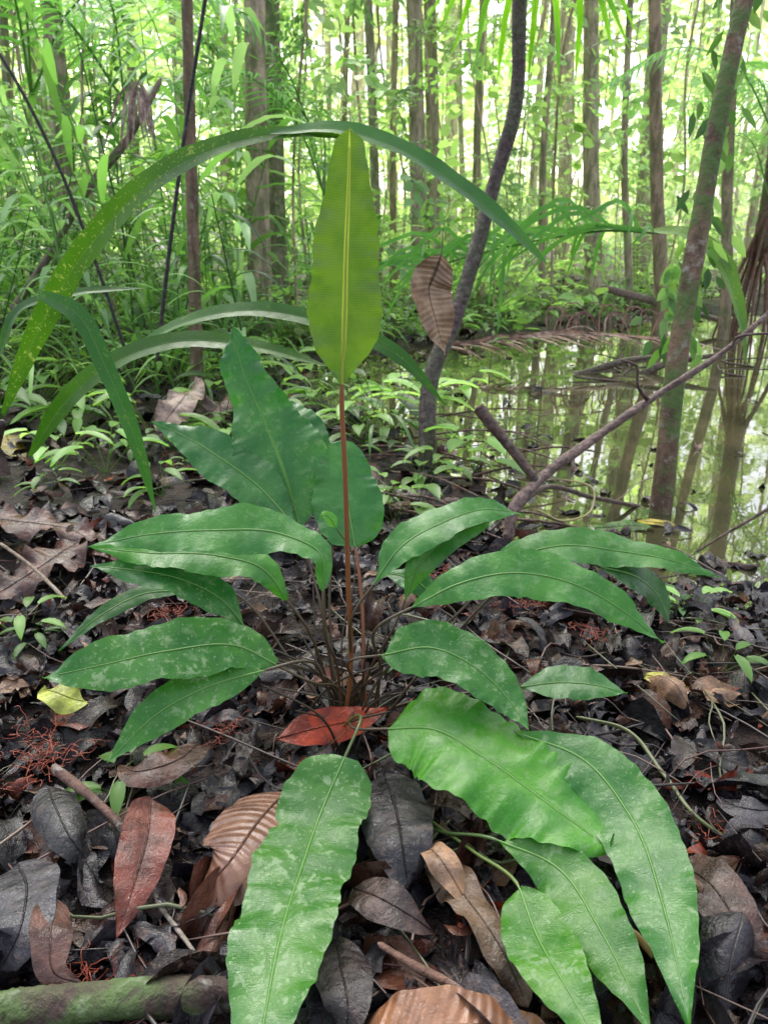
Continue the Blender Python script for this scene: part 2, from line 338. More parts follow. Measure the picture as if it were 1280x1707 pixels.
def wtube(name,pts,rpx,mat=M_darkbark,col=(1,1,1,0),ns=12,rough=.1,seg=60,mbx=None):
    P=[W(*p) for p in pts]; t=np.mean([p[2]/D(p[0],p[1])[1] for p in pts])
    m=mbx or MB(); tube(m,P,[r*t/F for r in rpx],ns,seg,col=col,rough=rough)
    return None if mbx else m.build(name,[mat])
gtube('mossy_log',[(-80,1695,.05),(80,1680,.05),(230,1665,.05),(420,1655,.05)],[30,31,30,34,26],M_bark,(.28,.19,.2,.7),24,.10,70)
gtube('fallen_stick',[(88,1278,.07),(130,1310,.07),(175,1350,.065),(218,1392,.06)],[8,9,7,8],M_bark,(.6,.38,.35,0))
gtube('fallen_stick',[(630,1572,.07),(690,1610,.07),(750,1640,.07),(850,1720,.06)],[5,8,7,9],M_bark,(.8,.5,.43,0))
gtube('fallen_stick',[(270,1430,.05),(260,1450,.05),(330,1600,.05)],[3,4,3],M_bark)
gtube('fallen_stick',[(0,905,.08),(60,950,.08),(110,1000,.06)],[3,3,3],M_bark,(1,.9,.8,0))
gtube('ground_vine',[(960,1195,.04),(1040,1215,.05),(1105,1290,.05),(1170,1370,.04),(1215,1400,.03)],[3.5,3.5,3.5,3],M_stem,(.10,.12,.045,0))
gtube('ground_vine',[(1000,1530,.06),(1060,1560,.06),(1095,1600,.05),(1140,1650,.05)],[7,7,6,5],M_stem,(.3,.17,.05,0))
# ---------------- main fern ----------------
fern=empty('fern_plant'); mbl=MB(); mpe=MB()
BASE=np.array([-.06,1.13,0.0])
def fl(pts,hw,prof='lance',N=(0,-.6,.8),tint=(1,1,1),bl=.3,mat=0,fold=.12,wave=.11,pet=True,pcol=(.06,.04,.02),pr=.0022,via=None,bow=.1,base=None,edge=.035,rip=.035):
    P=np.array([W(*p) for p in pts]); v=nrm(P[len(P)//2]-np.array([0,0,CH])); t=np.linalg.norm(P[len(P)//2]-np.array([0,0,CH]))
    T=nrm(P[-1]-P[0]); Nv=np.asarray(N,float); Nc=Nv if Nv.ndim==1 else Nv.mean(0)
    S=nrm(np.cross(T,Nc)); Tp=nrm(T-(T@v)*v); Sp=S-(S@v)*v; f=np.linalg.norm(Sp-(Sp@Tp)*Tp)
    hwm=hw*t/F/max(f,.6)
    C,Tt,n,L=leaf(mbl,P,hwm,prof,N,fold=fold,wave=wave,nseg=96,nw=16,col=(*tint,bl),mat=mat,bow=bow,edge=edge,rip=rip)
    mc=(.09,.21,.04) if mat==0 else (.34,.38,.07)
    tube(mpe,C[:-6:5]+n[:-6:5]*.0003,[pr*.7,.0006],8,50,col=(*mc,0),cap=False)
    if pet:
        b=(BASE if base is None else base)+np.array([random.gauss(0,.022),random.gauss(0,.02),0])
        if via is None:
            h=C[0]-b; Q=[b,b+np.array([h[0]*.3,h[1]*.3,h[2]*.5]),C[0]-Tt[0]*min(.05,.25*np.linalg.norm(h)),C[0],C[2]]
        else: Q=[b]+[W(*p) for p in via]+[C[0],C[2]]
        tube(mpe,Q,[pr*1.15,pr],8,40,col=(*pcol,0),rough=.03)
fl([(570,640,1.1),(574,540,1.09),(577,420,1.08),(581,310,1.07),(583,214,1.06)],58,'tall',(0.05,-1,.1),mat=1,bl=0,fold=.16,wave=.11,pr=.0036,pcol=(.22,.08,.03),via=[(582,1150,1.12),(580,960,1.11),(575,780,1.1)],base=np.array([-.055,1.12,0]),edge=.035,rip=.05)
fl([(500,880,1.28),(478,800,1.32),(440,700,1.38),(403,610,1.42),(387,540,1.44)],72,'back',((.15,-1,.35),(-.35,-1,.3)),bl=.4)
fl([(490,875,1.25),(430,810,1.3),(370,765,1.34),(310,728,1.38),(253,702,1.4)],40,'lance',(.1,-.8,.7),bl=.3)
fl([(525,790,1.36),(505,750,1.4),(480,705,1.45),(440,672,1.5)],46,'round',(0,-.7,.6),bl=.2,tint=(.9,1,.9))
fl([(592,912,1.25),(583,860,1.28),(574,800,1.32),(570,733,1.35)],55,'round',(0,-.42,.98),bl=.2,tint=(1.3,1.2,1.3),pr=.003,pcol=(.2,.07,.03),via=[(607,1140,1.15),(603,1000,1.2)])
fl([(538,985,1.0),(535,925,1.01),(475,892,1.02),(350,884,1.02),(235,893,1.02),(143,912,1.0)],37,'lance',((.8,-.4,.5),(0,-.55,.8)),bl=.35,tint=(1.2,1.15,.9))
fl([(478,1000,1.12),(440,950,1.12),(360,926,1.12),(250,922,1.12),(150,912,1.1)],30,'lance',(0,-.35,.8),bl=.2,tint=(1.3,1.3,.6))
fl([(408,1045,1.1),(370,1000,1.1),(300,965,1.1),(220,950,1.1),(150,944,1.1)],28,'lance',(0,-.4,.9),bl=.8)
fl([(460,1108,1.02),(400,1078,1.02),(280,1085,1.0),(165,1110,.98),(72,1130,.97)],45,'strap',(0,-.6,.8),bl=1.1,tint=(1.2,1.1,.8))
fl([(440,1118,1.0),(360,1140,.98),(270,1185,.95),(178,1272,.9)],34,'lance',(.2,-.5,.8),bl=.9,tint=(1.2,1.15,.7))
fl([(320,985,1.25),(240,990,1.25),(170,1025,1.2),(98,1085,1.15)],13,'lance',(0,-.5,.8),bl=.1,tint=(.7,.7,.5))
fl([(622,975,1.12),(665,915,1.14),(740,870,1.18),(800,850,1.2),(872,856,1.22)],29,'lance',(-.3,-.5,.8),bl=.3,tint=(1.1,1.15,.8))
fl([(675,1000,1.12),(700,940,1.14),(750,895,1.18),(835,862,1.22)],25,'lance',(.4,-.5,.8),bl=.3,tint=(1.2,1.1,.8))
fl([(800,985,1.1),(850,935,1.12),(930,910,1.14),(1040,920,1.14),(1110,932,1.12),(1200,962,1.1)],28,'lance',(-.1,-.5,.9),bl=.4,tint=(1.2,1.1,.8))
fl([(688,1012,1.03),(760,975,1.04),(860,955,1.04),(960,975,1.02),(1040,1020,1.0),(1105,1072,.98)],38,'lance',(-.05,-.55,.8),bl=.4,tint=(1.3,1.2,.85))
fl([(1000,945,1.12),(1060,962,1.12),(1100,1000,1.12),(1115,1040,1.1)],20,'lance',(.3,-.5,.8),tint=(.6,.6,.5))
fl([(638,1092,1.04),(720,1080,1.02),(800,1118,.98),(850,1170,.94),(884,1222,.9)],46,'ovate',(.1,-.6,.8),bl=1,tint=(1.2,1.1,.9))
fl([(868,1145,1.12),(930,1138,1.12),(990,1142,1.1),(1045,1156,1.08)],26,'lance',(0,-.3,.9),bl=.5)
fl([(720,990,1.25),(695,970,1.26),(670,960,1.28),(640,955,1.3)],20,'ovate',(0,-.7,.8),bl=.3)
fl([(648,1215,.975),(720,1215,.95),(810,1265,.885),(900,1330,.825),(1015,1414,.745)],74,'round',(.15,-.45,.85),bl=.5,tint=(1.5,1.5,.45),fold=.2,bow=.25,edge=.045,rip=.045)
fl([(862,1222,.93),(970,1265,.87),(1055,1370,.77),(1105,1510,.655),(1150,1715,.52)],54,'lance',(-.3,-.4,.85),bl=1.1,fold=.1,tint=(1.2,1.1,.85))
fl([(832,1402,.78),(920,1440,.74),(1000,1550,.64),(1085,1725,.53)],47,'lance',(-.2,-.4,.85),bl=.8,tint=(1.3,1.1,.6),via=[(730,1385,.85)],pcol=(.07,.12,.03))
fl([(866,1482,.71),(895,1560,.64),(940,1640,.57),(1010,1760,.5)],52,'ovate',(-.1,-.35,.9),bl=.9,tint=(1.6,1.25,.6),via=[(720,1370,.87),(790,1420,.79)],pcol=(.10,.15,.03))
fl([(575,1262,.91),(545,1330,.86),(505,1440,.745),(468,1560,.63),(430,1760,.5)],71,'front',((0,-.35,.9),(-.1,-.35,.9)),bl=1.3,tint=(1.4,1.1,.85),fold=.14,bow=.12,pcol=(.06,.09,.02))
fl([(560,880,1.2),(548,862,1.2),(540,858,1.2),(533,866,1.2)],9,'lance',(0,-.6,.8),tint=(3,2.2,.8),pr=.0012)
for k in range(16):
    a=random.uniform(0,6.28); r=random.uniform(.05,.2); h=random.uniform(.1,.22)
    b=BASE+np.array([random.gauss(0,.03),random.gauss(0,.03),0])
    tube(mpe,[b,b+np.array([r*.3*math.cos(a),r*.3*math.sin(a),h*.6]),b+np.array([r*math.cos(a),r*math.sin(a)*.6,h])],[.0024,.0015],8,20,col=(.035,.025,.015,0),rough=.03)
for k in range(60):
    a=random.uniform(0,6.28); r=random.uniform(.03,.11)
    b=BASE+np.array([random.gauss(0,.02),random.gauss(0,.02),.04])
    tube(mpe,[b,b+np.array([r*.5*math.cos(a),r*.5*math.sin(a),-.005]),b+np.array([r*math.cos(a),r*math.sin(a),-.04])],[.003,.0015],6,10,col=(.03,.018,.014,0),rough=.1)
mbl.build('blades',[M_fern,M_up],fern); mpe.build('stipes',[M_stem],fern)
# ---------------- arching palm seedling ----------------
pal=empty('palm_seedling'); mbl=MB()
def sl(pts,hw,N,tint=(1,1,1),prof='strap',bl=.2,fold=.25,m=None,nseg=70):
    P=np.array([W(*p) for p in pts]); t=np.linalg.norm(P[len(P)//2]-np.array([0,0,CH]))
    leaf(m or mbl,P,hw*t/F,prof,N,fold=fold,wave=.04,nseg=nseg,nw=10,col=(*tint,bl),bow=0,edge=.02)
sl([(5,690,1.75),(60,560,1.7),(150,410,1.62),(290,280,1.55),(480,222,1.5),(600,232,1.5)],21,((.6,-.7,.3),(.1,-.8,.6)),(1.2,1.2,.45),bl=.6)
sl([(450,222,1.5),(560,216,1.5),(660,246,1.52),(770,315,1.56),(850,380,1.6),(912,440,1.64)],20,((0,-.6,.8),(-.5,-.6,.6)),(1.1,1.3,1.5),bl=.1)
sl([(50,760,1.7),(110,670,1.68),(200,600,1.65),(300,570,1.62),(420,578,1.6),(560,615,1.58)],20,((.4,-.6,.4),(0,-.4,.8)),(1.0,1.1,.4))
sl([(200,600,1.8),(290,545,1.78),(420,518,1.75),(560,545,1.72),(660,590,1.7),(745,678,1.68)],18,((.1,-.4,.8),(-.4,-.6,.6)),(1,1.15,.8))
sl([(65,490,1.5),(125,520,1.48),(180,620,1.46),(225,730,1.45),(262,860,1.44)],14,(.3,-.9,.3),(1,1.3,1.2),'linear')
sl([(0,590,1.9),(30,520,1.9),(120,490,1.9),(250,480,2.0)],10,(0,-.6,.8),(.8,1.0,.8),'linear')
mbl.build('blades',[M_strap],pal)
mm=MB(); wtube('x',[(5,700,1.75),(-30,850,1.8),(-40,900,1.8)],[6,9],mbx=mm); mm.build('stem',[M_darkbark],pal)
pr=empty('palm_frond'); m=MB()
sl([(1070,385,2.9),(1140,390,2.8),(1195,430,2.7),(1230,520,2.65),(1243,610,2.6)],20,((0,-.6,.8),(.6,-.6,.2)),(2,1.7,.4),'lance',m=m,bl=.5)
rach=[W(690,455,3.4),W(790,425,3.3),(W(900,400,3.2)),W(1000,385,3.05),W(1110,388,2.85)]
Cc,LL=curve(rach,np.linspace(0,1,22)); tube(m,rach,[.003,.006],8,40,col=(1.5,1.6,.5,0))
for i in range(1,21):
    for sgn in(-1,1):
        b=Cc[i]; L=random.uniform(.2,.42)*(0.5+math.sin(i/21*3.1)*.6); dx=random.uniform(-.35,.1)-.1
        up=random.uniform(.02,.12) if sgn>0 else .02
        P=[b,b+np.array([dx*.4,-.1*sgn,up]),b+np.array([dx*.8,-.2*sgn,up-.25*L]),b+np.array([dx*1.2,-.24*sgn,up-L*random.uniform(.5,1)])]
        leaf(m,P,.0075,'linear',(0.3*sgn,-1,.2),nseg=10,nw=2,col=(2.4,2.5,2.2,.1),fold=.3)
m.build('leaflets',[M_strap],pr)
m=MB(); P=[W(735,425,2.0),W(715,480,2.0),W(728,540,1.98),W(742,592,1.97)]
leaf(m,P,.052,'ovate',(.2,-1,.2),fold=.35,wave=.25,col=(.42,.30,.2,.3),bow=-.2); tube(m,[W(738,380,2.02),W(735,425,2.0),W(715,480,2.0)],.0018,6,col=(.1,.07,.04,0)); m.build('hanging_dead_leaf',[M_rib])
# ---------------- trees ----------------
CR=[]
def tree(name,pts,rpx,col=(1,1,1,.4),mat=M_bark,rough=.07,ns=14,limbs=5,up=9):
    g=G(pts[0][0],pts[0][1],0); Yb=g[1]
    P=[g+np.array([0,0,-.2])]+[g]+[W(px,py,Yb+dy) for px,py,dy in pts[1:]]
    d=nrm(P[-1]-P[-2]); P.append(P[-1]+d*up*.5+np.array([0,0,.3]))
    t=Yb/D(pts[0][0],pts[0][1])[1]; e=empty(name); m=MB()
    r=[x*t/F*.82 for x in rpx]; tube(m,P,[r[0]*1.35,r[0]]+r[1:]+[r[-1]*.6],ns,110,col=col,rough=rough)
    m.build('trunk',[mat],e)
    m=MB(); tp=P[-1]
    for k in range(limbs):
        a=random.uniform(0,6.28); L=random.uniform(.8,2)
        q=tp+np.array([math.cos(a)*L,math.sin(a)*L,random.uniform(.3,1.2)]); tube(m,[tp-[0,0,.4],(tp+q)/2+[0,0,.15],q],[r[-1]*.45,r[-1]*.15],6,14,col=col)
        CR.append(q)
    m.build('limbs',[mat],e)
tree('forest_tree',[(135,560),(118,400,0),(104,200,0),(85,0,0)],[18,17,15],(1.6,1.45,1.45,.5))
tree('forest_tree',[(331,680),(325,500,0),(318,250,0),(312,0,0)],[10,9,8],(.9,.68,.58,.2),M_bark)
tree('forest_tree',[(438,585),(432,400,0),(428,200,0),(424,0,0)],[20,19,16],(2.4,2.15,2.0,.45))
tree('forest_tree',[(466,560),(462,400,0),(458,200,0),(452,0,0)],[16,15,13],(1.5,1.5,1.3,.8))
tree('leaning_tree',[(712,785),(716,640,.1),(768,500,.2),(822,310,.3),(858,180,.3),(866,0,.3)],[14,12,11,10],(1.5,1.3,1.5,.25),M_darkbark,.12)
tree('mossy_tree',[(1102,838),(1128,600,.05),(1165,380,.1),(1200,180,.15),(1240,0,.2)],[17,14,12,10],(.75,.56,.45,.9))
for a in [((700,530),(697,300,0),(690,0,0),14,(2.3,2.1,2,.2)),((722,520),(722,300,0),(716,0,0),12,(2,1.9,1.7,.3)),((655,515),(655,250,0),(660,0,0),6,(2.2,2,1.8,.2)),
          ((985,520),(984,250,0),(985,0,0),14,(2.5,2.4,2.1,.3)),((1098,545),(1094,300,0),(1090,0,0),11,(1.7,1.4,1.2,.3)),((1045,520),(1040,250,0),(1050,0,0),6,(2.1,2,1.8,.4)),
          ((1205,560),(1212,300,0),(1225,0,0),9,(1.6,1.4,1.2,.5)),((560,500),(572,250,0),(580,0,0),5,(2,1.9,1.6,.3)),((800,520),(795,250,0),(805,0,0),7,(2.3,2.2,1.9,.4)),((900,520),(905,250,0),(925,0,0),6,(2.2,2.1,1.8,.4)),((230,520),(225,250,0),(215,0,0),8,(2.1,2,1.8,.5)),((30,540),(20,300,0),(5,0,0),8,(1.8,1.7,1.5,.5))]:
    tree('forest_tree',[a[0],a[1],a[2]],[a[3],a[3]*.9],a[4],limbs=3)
wtube('black_sapling_stem',[(262,600,3.2),(285,400,3.2),(310,210,3.2),(345,-20,3.2),(370,-200,3.2)],[3.8,3.4,3],M_darkbark,(.35,.35,.4,0),rough=.03)
wtube('black_sapling_stem',[(215,600,3.4),(150,410,3.4),(95,270,3.4),(30,140,3.4),(-60,0,3.4)],[3.2,3,2.5],M_darkbark,(.35,.35,.4,0),rough=.03)
wtube('dead_branch',[(270,130,4.6),(215,230,4.6),(150,310,4.6),(80,430,4.7),(20,520,4.7)],[4,7,6,7],M_bark,(1,.85,.85,.4),rough=.15)
m=MB()
for k in range(16):
    b=W(232+random.gauss(0,6),160,4.6); L=random.uniform(.12,.3); a=random.gauss(0,.5)
    leaf(m,[b+[0,0,.08],b+[a*.06,0,.03],b+[a*L*.5,-.03,-L*.5],b+[a*L*.7,-.02,-L]],.008,'lance',(random.gauss(0,.6),-1,0),nseg=10,nw=2,col=(.5,.38,.34,.2),fold=.4)
m.build('dry_leaf_tuft',[M_dead])
br=empty('fallen_branch'); m=MB()
wtube('x',[(845,905,1.95),(856,850,1.98),(900,800,2.05),(985,735,2.1),(1100,655,2.15),(1200,590,2.2),(1300,505,2.25)],[10,9,8,6,5,4],mbx=m,col=(3,2.6,2.5,0),seg=90,rough=.16)
wtube('x',[(895,805,2.04),(850,745,2.1),(795,678,2.15)],[7,9,10],mbx=m,col=(1.5,1.1,.95,0))
wtube('x',[(1080,668,2.14),(1062,640,2.1),(1060,610,2.1),(1035,600,2.1)],[4,3,2],mbx=m,col=(1.8,1.4,1.2,0))
wtube('x',[(865,842,2.0),(900,815,2.1),(990,830,2.3),(1090,850,2.5)],[5,4,4],mbx=m,col=(1.8,1.5,1.3,0))
wtube('x',[(1300,835,1.9),(1260,860,1.9),(1200,895,1.9),(1160,920,1.9)],[3,2.5,2],mbx=m,col=(1.8,1.5,1.3,0))
wtube('x',[(1220,580,2.2),(1235,560,2.1),(1290,555,2.1)],[3,2],mbx=m,col=(1.8,1.5,1.3,0))
m.build('wood',[M_darkbark],br)
wtube('thin_vine',[(895,850,1.85),(940,868,1.9),(985,850,1.95),(988,815,2.0),(940,800,2.05),(880,805,2.1)],[1.6,1.6],M_stem,(.28,.24,.1,0),rough=0)
m=MB()
for P in [[(880,640,6),(960,625,0),(1050,600,0),(1110,592,0)],[(900,655,6),(1000,640,0),(1160,628,0),(1280,640,0)],[(1000,478,0),(1080,500,0),(1150,520,0),(1240,545,0)],[(860,630,0),(890,650,0),(905,665,0)],[(1040,640,0),(1100,610,0),(1200,590,0)]]:
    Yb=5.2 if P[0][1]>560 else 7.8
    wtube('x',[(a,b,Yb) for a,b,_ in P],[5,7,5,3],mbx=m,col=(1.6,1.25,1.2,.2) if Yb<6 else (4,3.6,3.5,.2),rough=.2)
for k in range(9):
    x=random.uniform(900,1280); y=random.uniform(610,645); g=G(x,y,WL); a=random.gauss(0,.5)
    tube(m,[g,g+[random.gauss(0,.15),.1,.02],g+[random.gauss(0,.3),.2,random.uniform(.02,.08)]],[.009,.004],6,10,col=(1.3,1,.9,0))
for k in range(22):
    x=random.uniform(500,860); y=random.uniform(690,880); g=G(x,y,.02); a=random.uniform(-1,.3); L=random.uniform(.2,.6)
    tube(m,[g,g+[L*.5*math.cos(a),L*.5*math.sin(a),.03],g+[L*math.cos(a),L*math.sin(a),.01]],[.006,.003],6,10,col=(1.8,1.2,1.0,0))
m.build('pond_debris',[M_darkbark])
m=MB(); rp=[W(730,578,5.6),W(830,566,5.6),W(950,556,5.7),W(1110,566,5.8)]
tube(m,rp,[.008,.014],8,40,col=(.3,.17,.12,0)); Cc,_=curve(rp,np.linspace(0,1,40))
for i in range(40):
    if random.random()<.25: continue
    b=Cc[i]; g1=i>17; L=random.uniform(.22,.40) if g1 else random.uniform(.15,.3); q=random.gauss(0,.04); c=random.choice([(.5,.36,.28),(.34,.2,.14),(.22,.12,.09)])
    if g1: leaf(m,[b,b+[.05+q,.05,L*.55],b+[.16+q,.1,L*.5],b+[.26+q,.12,-.05]],random.uniform(.004,.008),'linear',(.2,-1,.3),nseg=9,nw=2,col=(*c,.2),fold=.3)
    else: leaf(m,[b,b+[.12+q,-.03,.03],b+[.26+q,-.05,.03+q],b+[.42+q*2,-.05,-.03]],random.uniform(.005,.010),'linear',(.2,-1,.5),nseg=9,nw=2,col=(*c,.2),fold=.3)
    leaf(m,[b,b+[.08+q,-.06,.0],b+[.2+q,-.14,-.03],b+[.3+2*q,-.2,-.08]],.007,'linear',(0,-.5,.8),nseg=9,nw=2,col=(*c,.2),fold=.3)
m.build('fallen_palm_frond',[M_dead])
e=empty('stilt_root_palm'); m=MB(); top=W(1278,370,7.2)
for k in range(22):
    a=random.uniform(0,6.28); r=random.uniform(.15,.4)
    tube(m,[top+[random.gauss(0,.05),random.gauss(0,.05),random.uniform(-.2,.1)],top+[r*.5*math.cos(a),r*.5*math.sin(a),-.4],np.array([top[0]+r*math.cos(a),top[1]+r*math.sin(a),-.1])],[.014,.009],6,14,col=(3,2.0,1.5,0),rough=.1)
tube(m,[top-[0,0,.3],top+[0,0,1.5],top+[.1,0,4]],[.08,.07],12,30,col=(2.6,2.1,1.8,.5),rough=.05); m.build('roots_and_trunk',[M_darkbark],e)
# ---------------- vegetation prototypes ----------------
def sleaf(m,b,d,n,L,w,c=(1,1,1,1),droop=.2):
    d=nrm(d); s=nrm(np.cross(d,n)); n=np.cross(s,d); b=np.asarray(b)
    v=[b,b+d*L*.3+s*w+n*.12*w,b+d*L*.68+s*w*.8+n*(.1*w-droop*.1*L),b+d*L-n*droop*.3*L,b+d*L*.68-s*w*.8+n*(.1*w-droop*.1*L),b+d*L*.3-s*w+n*.12*w]
    m.add(v,[[0,1,2,3],[0,3,4,5]],None,c)
def proto_spray(Lf,wf,n,stem=.6,br=2):
    m=MB()
    axes=[(np.zeros(3),np.array([1,0,.15]),stem,n)]
    for b in range(br): axes.append((np.array([stem*random.uniform(.1,.5),0,.03]),nrm(np.array([.7,random.choice([-.8,.8])*random.uniform(.6,1),random.uniform(-.1,.4)])),stem*.6,n//2))
    for o,d,L,k in axes:
        e=o+d*L+np.array([0,0,-.25*L]); mid=o+d*L*.5+np.array([0,0,.03])
        tube(m,[o,mid,e],[.004,.0015],3,4,col=(.6,.5,.5,1),cap=False)
        Cc,_=curve([o,mid,e],np.linspace(.1,1,k))
        for i in range(k):
            sg=1 if i%2 else -1; side=np.cross(d,[0,0,1])*sg
            dd=nrm(d*random.uniform(.2,.8)+side*random.uniform(.5,1)+np.array([0,0,random.uniform(-.6,.15)])) if i<k-1 else d
            g=random.uniform(.7,1.35)
            sleaf(m,Cc[i],dd,np.array([random.gauss(0,.5),random.gauss(0,.5),1]),Lf*random.uniform(.7,1.2),wf*random.uniform(.8,1.2),(g,g,g,1))
    return m.data()
def blade(m,b,d,L,w,droop,c,n=6):
    d=nrm(d); t=np.linspace(0,1,n)
    C=b+d*L*t[:,None]*(1-.25*droop*t[:,None])+np.array([0,0,-1])*(droop*L*t**2)[:,None]
    s=nrm(np.cross(d,[0,0,1])+np.array([1e-3,0,0])); ww=w*np.interp(t,[0,.15,.5,.85,1],[.3,.8,1,.5,.02])
    V=np.stack([C-s*ww[:,None]+[0,0,.3*w],C,C+s*ww[:,None]+[0,0,.3*w]],1); m.add(V,gridf(n,3),None,c)
def proto_ginger(H,k,L,w):
    m=MB(); lean=np.array([random.gauss(0,.15),random.gauss(0,.15),1]); tube(m,[[0,0,0],lean*H*.5,lean*H],[.008,.003],5,8,col=(.8,.8,.6,1),cap=False)
    a0=random.uniform(0,3)
    for i in range(k):
        a=a0+i*math.pi+random.gauss(0,.4); h=.15+.85*i/k; el=random.uniform(.3,.9); g=random.uniform(.7,1.3)
        blade(m,lean*H*h,np.array([math.cos(a),math.sin(a),el]),L*random.uniform(.7,1.1),w,random.uniform(.3,.75),(g,g,g,1))
    return m.data()
def proto_rosette(k,L,w,dr):
    m=MB()
    for i in range(k):
        a=i*2.4+random.gauss(0,.3); g=random.uniform(.7,1.3); b=np.array([0,0,.02])
        st=np.array([math.cos(a),math.sin(a),random.uniform(.6,1.8)])*L*.5; tube(m,[b,b+st*.5,b+st],.0015,3,4,col=(.7,.6,.5,1),cap=False)
        blade(m,b+st,np.array([math.cos(a),math.sin(a),random.uniform(0,.5)]),L*random.uniform(.7,1.1),w,dr,(g,g,g,1))
    return m.data()
def proto_frond(L,k,ll,w):
    m=MB(); P=[[0,0,0],[L*.35,0,L*.28],[L*.7,0,L*.3],[L,0,L*.08]]; tube(m,P,[.014,.003],5,14,col=(.8,.75,.5,1),cap=False)
    C,_=curve(P,np.linspace(.15,1,k)); T=nrm(np.gradient(C,axis=0))
    for i in range(k):
        q=ll*(.45+.65*math.sin(math.pi*(.15+.8*i/k)))
        for s in(-1,1):
            g=random.uniform(.8,1.2); blade(m,C[i],T[i]*.5+np.array([0,s,.1]),q,w,random.uniform(.35,.6),(g,g,g,1),5)
    return m.data()
SPR=[proto_spray(.13,.026,12),proto_spray(.10,.026,14,.5,3),proto_spray(.17,.04,9,.6,2),proto_spray(.08,.017,18,.5,2),proto_spray(.2,.05,7,.5,1),proto_spray(.12,.024,13,.7,2)]
GIN=[proto_ginger(random.uniform(.9,1.7),random.randint(9,14),random.uniform(.35,.55),random.uniform(.014,.024)) for _ in range(6)]
GINB=[proto_ginger(random.uniform(1.6,2.3),random.randint(12,16),random.uniform(.6,.85),random.uniform(.026,.034)) for _ in range(4)]
ROS=[proto_rosette(random.randint(4,8),random.uniform(.1,.18),random.uniform(.014,.03),.4) for _ in range(6)]
GRS=[proto_rosette(14,.34,.009,.6) for _ in range(3)]
FRO=[proto_frond(2.2,26,.5,.016) for _ in range(3)]
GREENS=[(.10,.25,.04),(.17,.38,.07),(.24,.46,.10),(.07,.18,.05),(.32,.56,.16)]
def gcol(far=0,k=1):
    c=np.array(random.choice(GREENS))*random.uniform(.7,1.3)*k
    c=c*(1-far)+far*np.array([.68,.84,.54])*random.uniform(.75,1.1); return (*c,1)  # haze painted into leaf colour: greens blend to pale as far rises
mb=MB(); n=0
while n<4100:
    y=5.5+19*random.random()**1.1; x=random.uniform(-1,1)*(.66*y+1)
    if sdp(x,y)<.15 and y<11: continue
    z=random.random()**1.3*(.8+.44*y)
    if x<0 and y<6.5 and z>1.2 and random.random()<.4: continue
    n+=1; s=random.uniform(.6,1.2)*(1+.022*(y-5))
    if y<8: s*=.75
    far=min(.97,max(0,(y-5.5)/11.5))
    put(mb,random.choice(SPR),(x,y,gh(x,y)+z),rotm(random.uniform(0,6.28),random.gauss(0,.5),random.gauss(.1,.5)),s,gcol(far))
for k in range(640):
    y=random.uniform(25,33); x=random.uniform(-1,1)*(.66*y); z=random.random()**1.4*(1+.32*y)
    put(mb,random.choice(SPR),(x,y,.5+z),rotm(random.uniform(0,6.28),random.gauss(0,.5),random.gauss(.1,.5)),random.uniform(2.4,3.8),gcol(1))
for q in CR:
    for k in range(3): put(mb,random.choice(SPR),q+rng.normal(size=3)*.4,rotm(random.uniform(0,6.28),random.gauss(0,.3),random.gauss(.1,.3)),1.4,gcol(.2))
mb.build('forest_foliage',[M_fol])
mb=MB()
for k in range(120):
    y=random.uniform(3.6,8.5); x=random.uniform(-.62*y-.4,-.02*y-.25)
    if sdp(x,y)<.1: continue
    put(mb,random.choice(GIN),(x,y,gh(x,y)),rotm(random.uniform(0,6.28),random.gauss(0,.12),random.gauss(0,.12)),random.uniform(.6,1.15),(*random.choice([(.09,.2,.06),(.14,.30,.08),(.24,.42,.2),(.06,.14,.05)]),1))
for k in range(20):
    y=random.uniform(4.0,6.2); x=random.uniform(-.55*y,-.15*y)
    put(mb,random.choice(GINB),(x,y,gh(x,y)),rotm(random.uniform(0,6.28),random.gauss(0,.12),random.gauss(0,.12)),random.uniform(.8,1.2),(*random.choice([(.11,.26,.06),(.16,.34,.09),(.28,.46,.22),(.08,.19,.06)]),1))
for k in range(80):
    y=random.uniform(8,14); x=random.uniform(-.6*y,.6*y)
    if sdp(x,y)<.1: continue
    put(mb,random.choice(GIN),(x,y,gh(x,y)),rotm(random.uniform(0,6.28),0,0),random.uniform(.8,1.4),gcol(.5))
mb.build('ginger_undergrowth',[M_fol])
mb=MB(); k=0
while k<560:
    y=2.0+8*random.random()**.8; x=random.uniform(-.62*y-.3,.62*y+.3); sd=sdp(x,y)
    if sd<.02 or (y<2.8 and random.random()<.8): continue
    k+=1
    pr_=random.choice(ROS+ROS+GRS) if y>3 else random.choice(ROS)
    put(mb,pr_,(x,y,gh(x,y)),rotm(random.uniform(0,6.28),random.gauss(0,.1),random.gauss(0,.1)),random.uniform(.5,1.3)*(.6 if y<3 else 1.1),gcol(.05,.75))
for p in [(1150,1040),(1200,1130),(215,1345),(60,1090),(690,1140),(1130,1030),(45,1075)]:
    put(mb,random.choice(ROS),G(*p),rotm(random.uniform(0,6.28),0,0),random.uniform(.3,.5),gcol(0,.7))
for p,s in [((690,870),.9),((655,880),.8),((790,800),1.3),((745,800),.8),((640,720),1.5),((690,700),1.4),((560,720),1.2),((760,690),1.2),((180,800),1.1),((100,790),1.0),((860,600),1.2)]:
    put(mb,random.choice(ROS),G(*p),rotm(random.uniform(0,6.28),0,0),s,gcol(.05,.8))
mb.build('seedlings',[M_fol])
mb=MB()
def frond_at(pos,yaw,tilt,s,c): put(mb,random.choice(FRO),pos,rotm(yaw,random.gauss(0,.2),tilt),s,(*c,1))
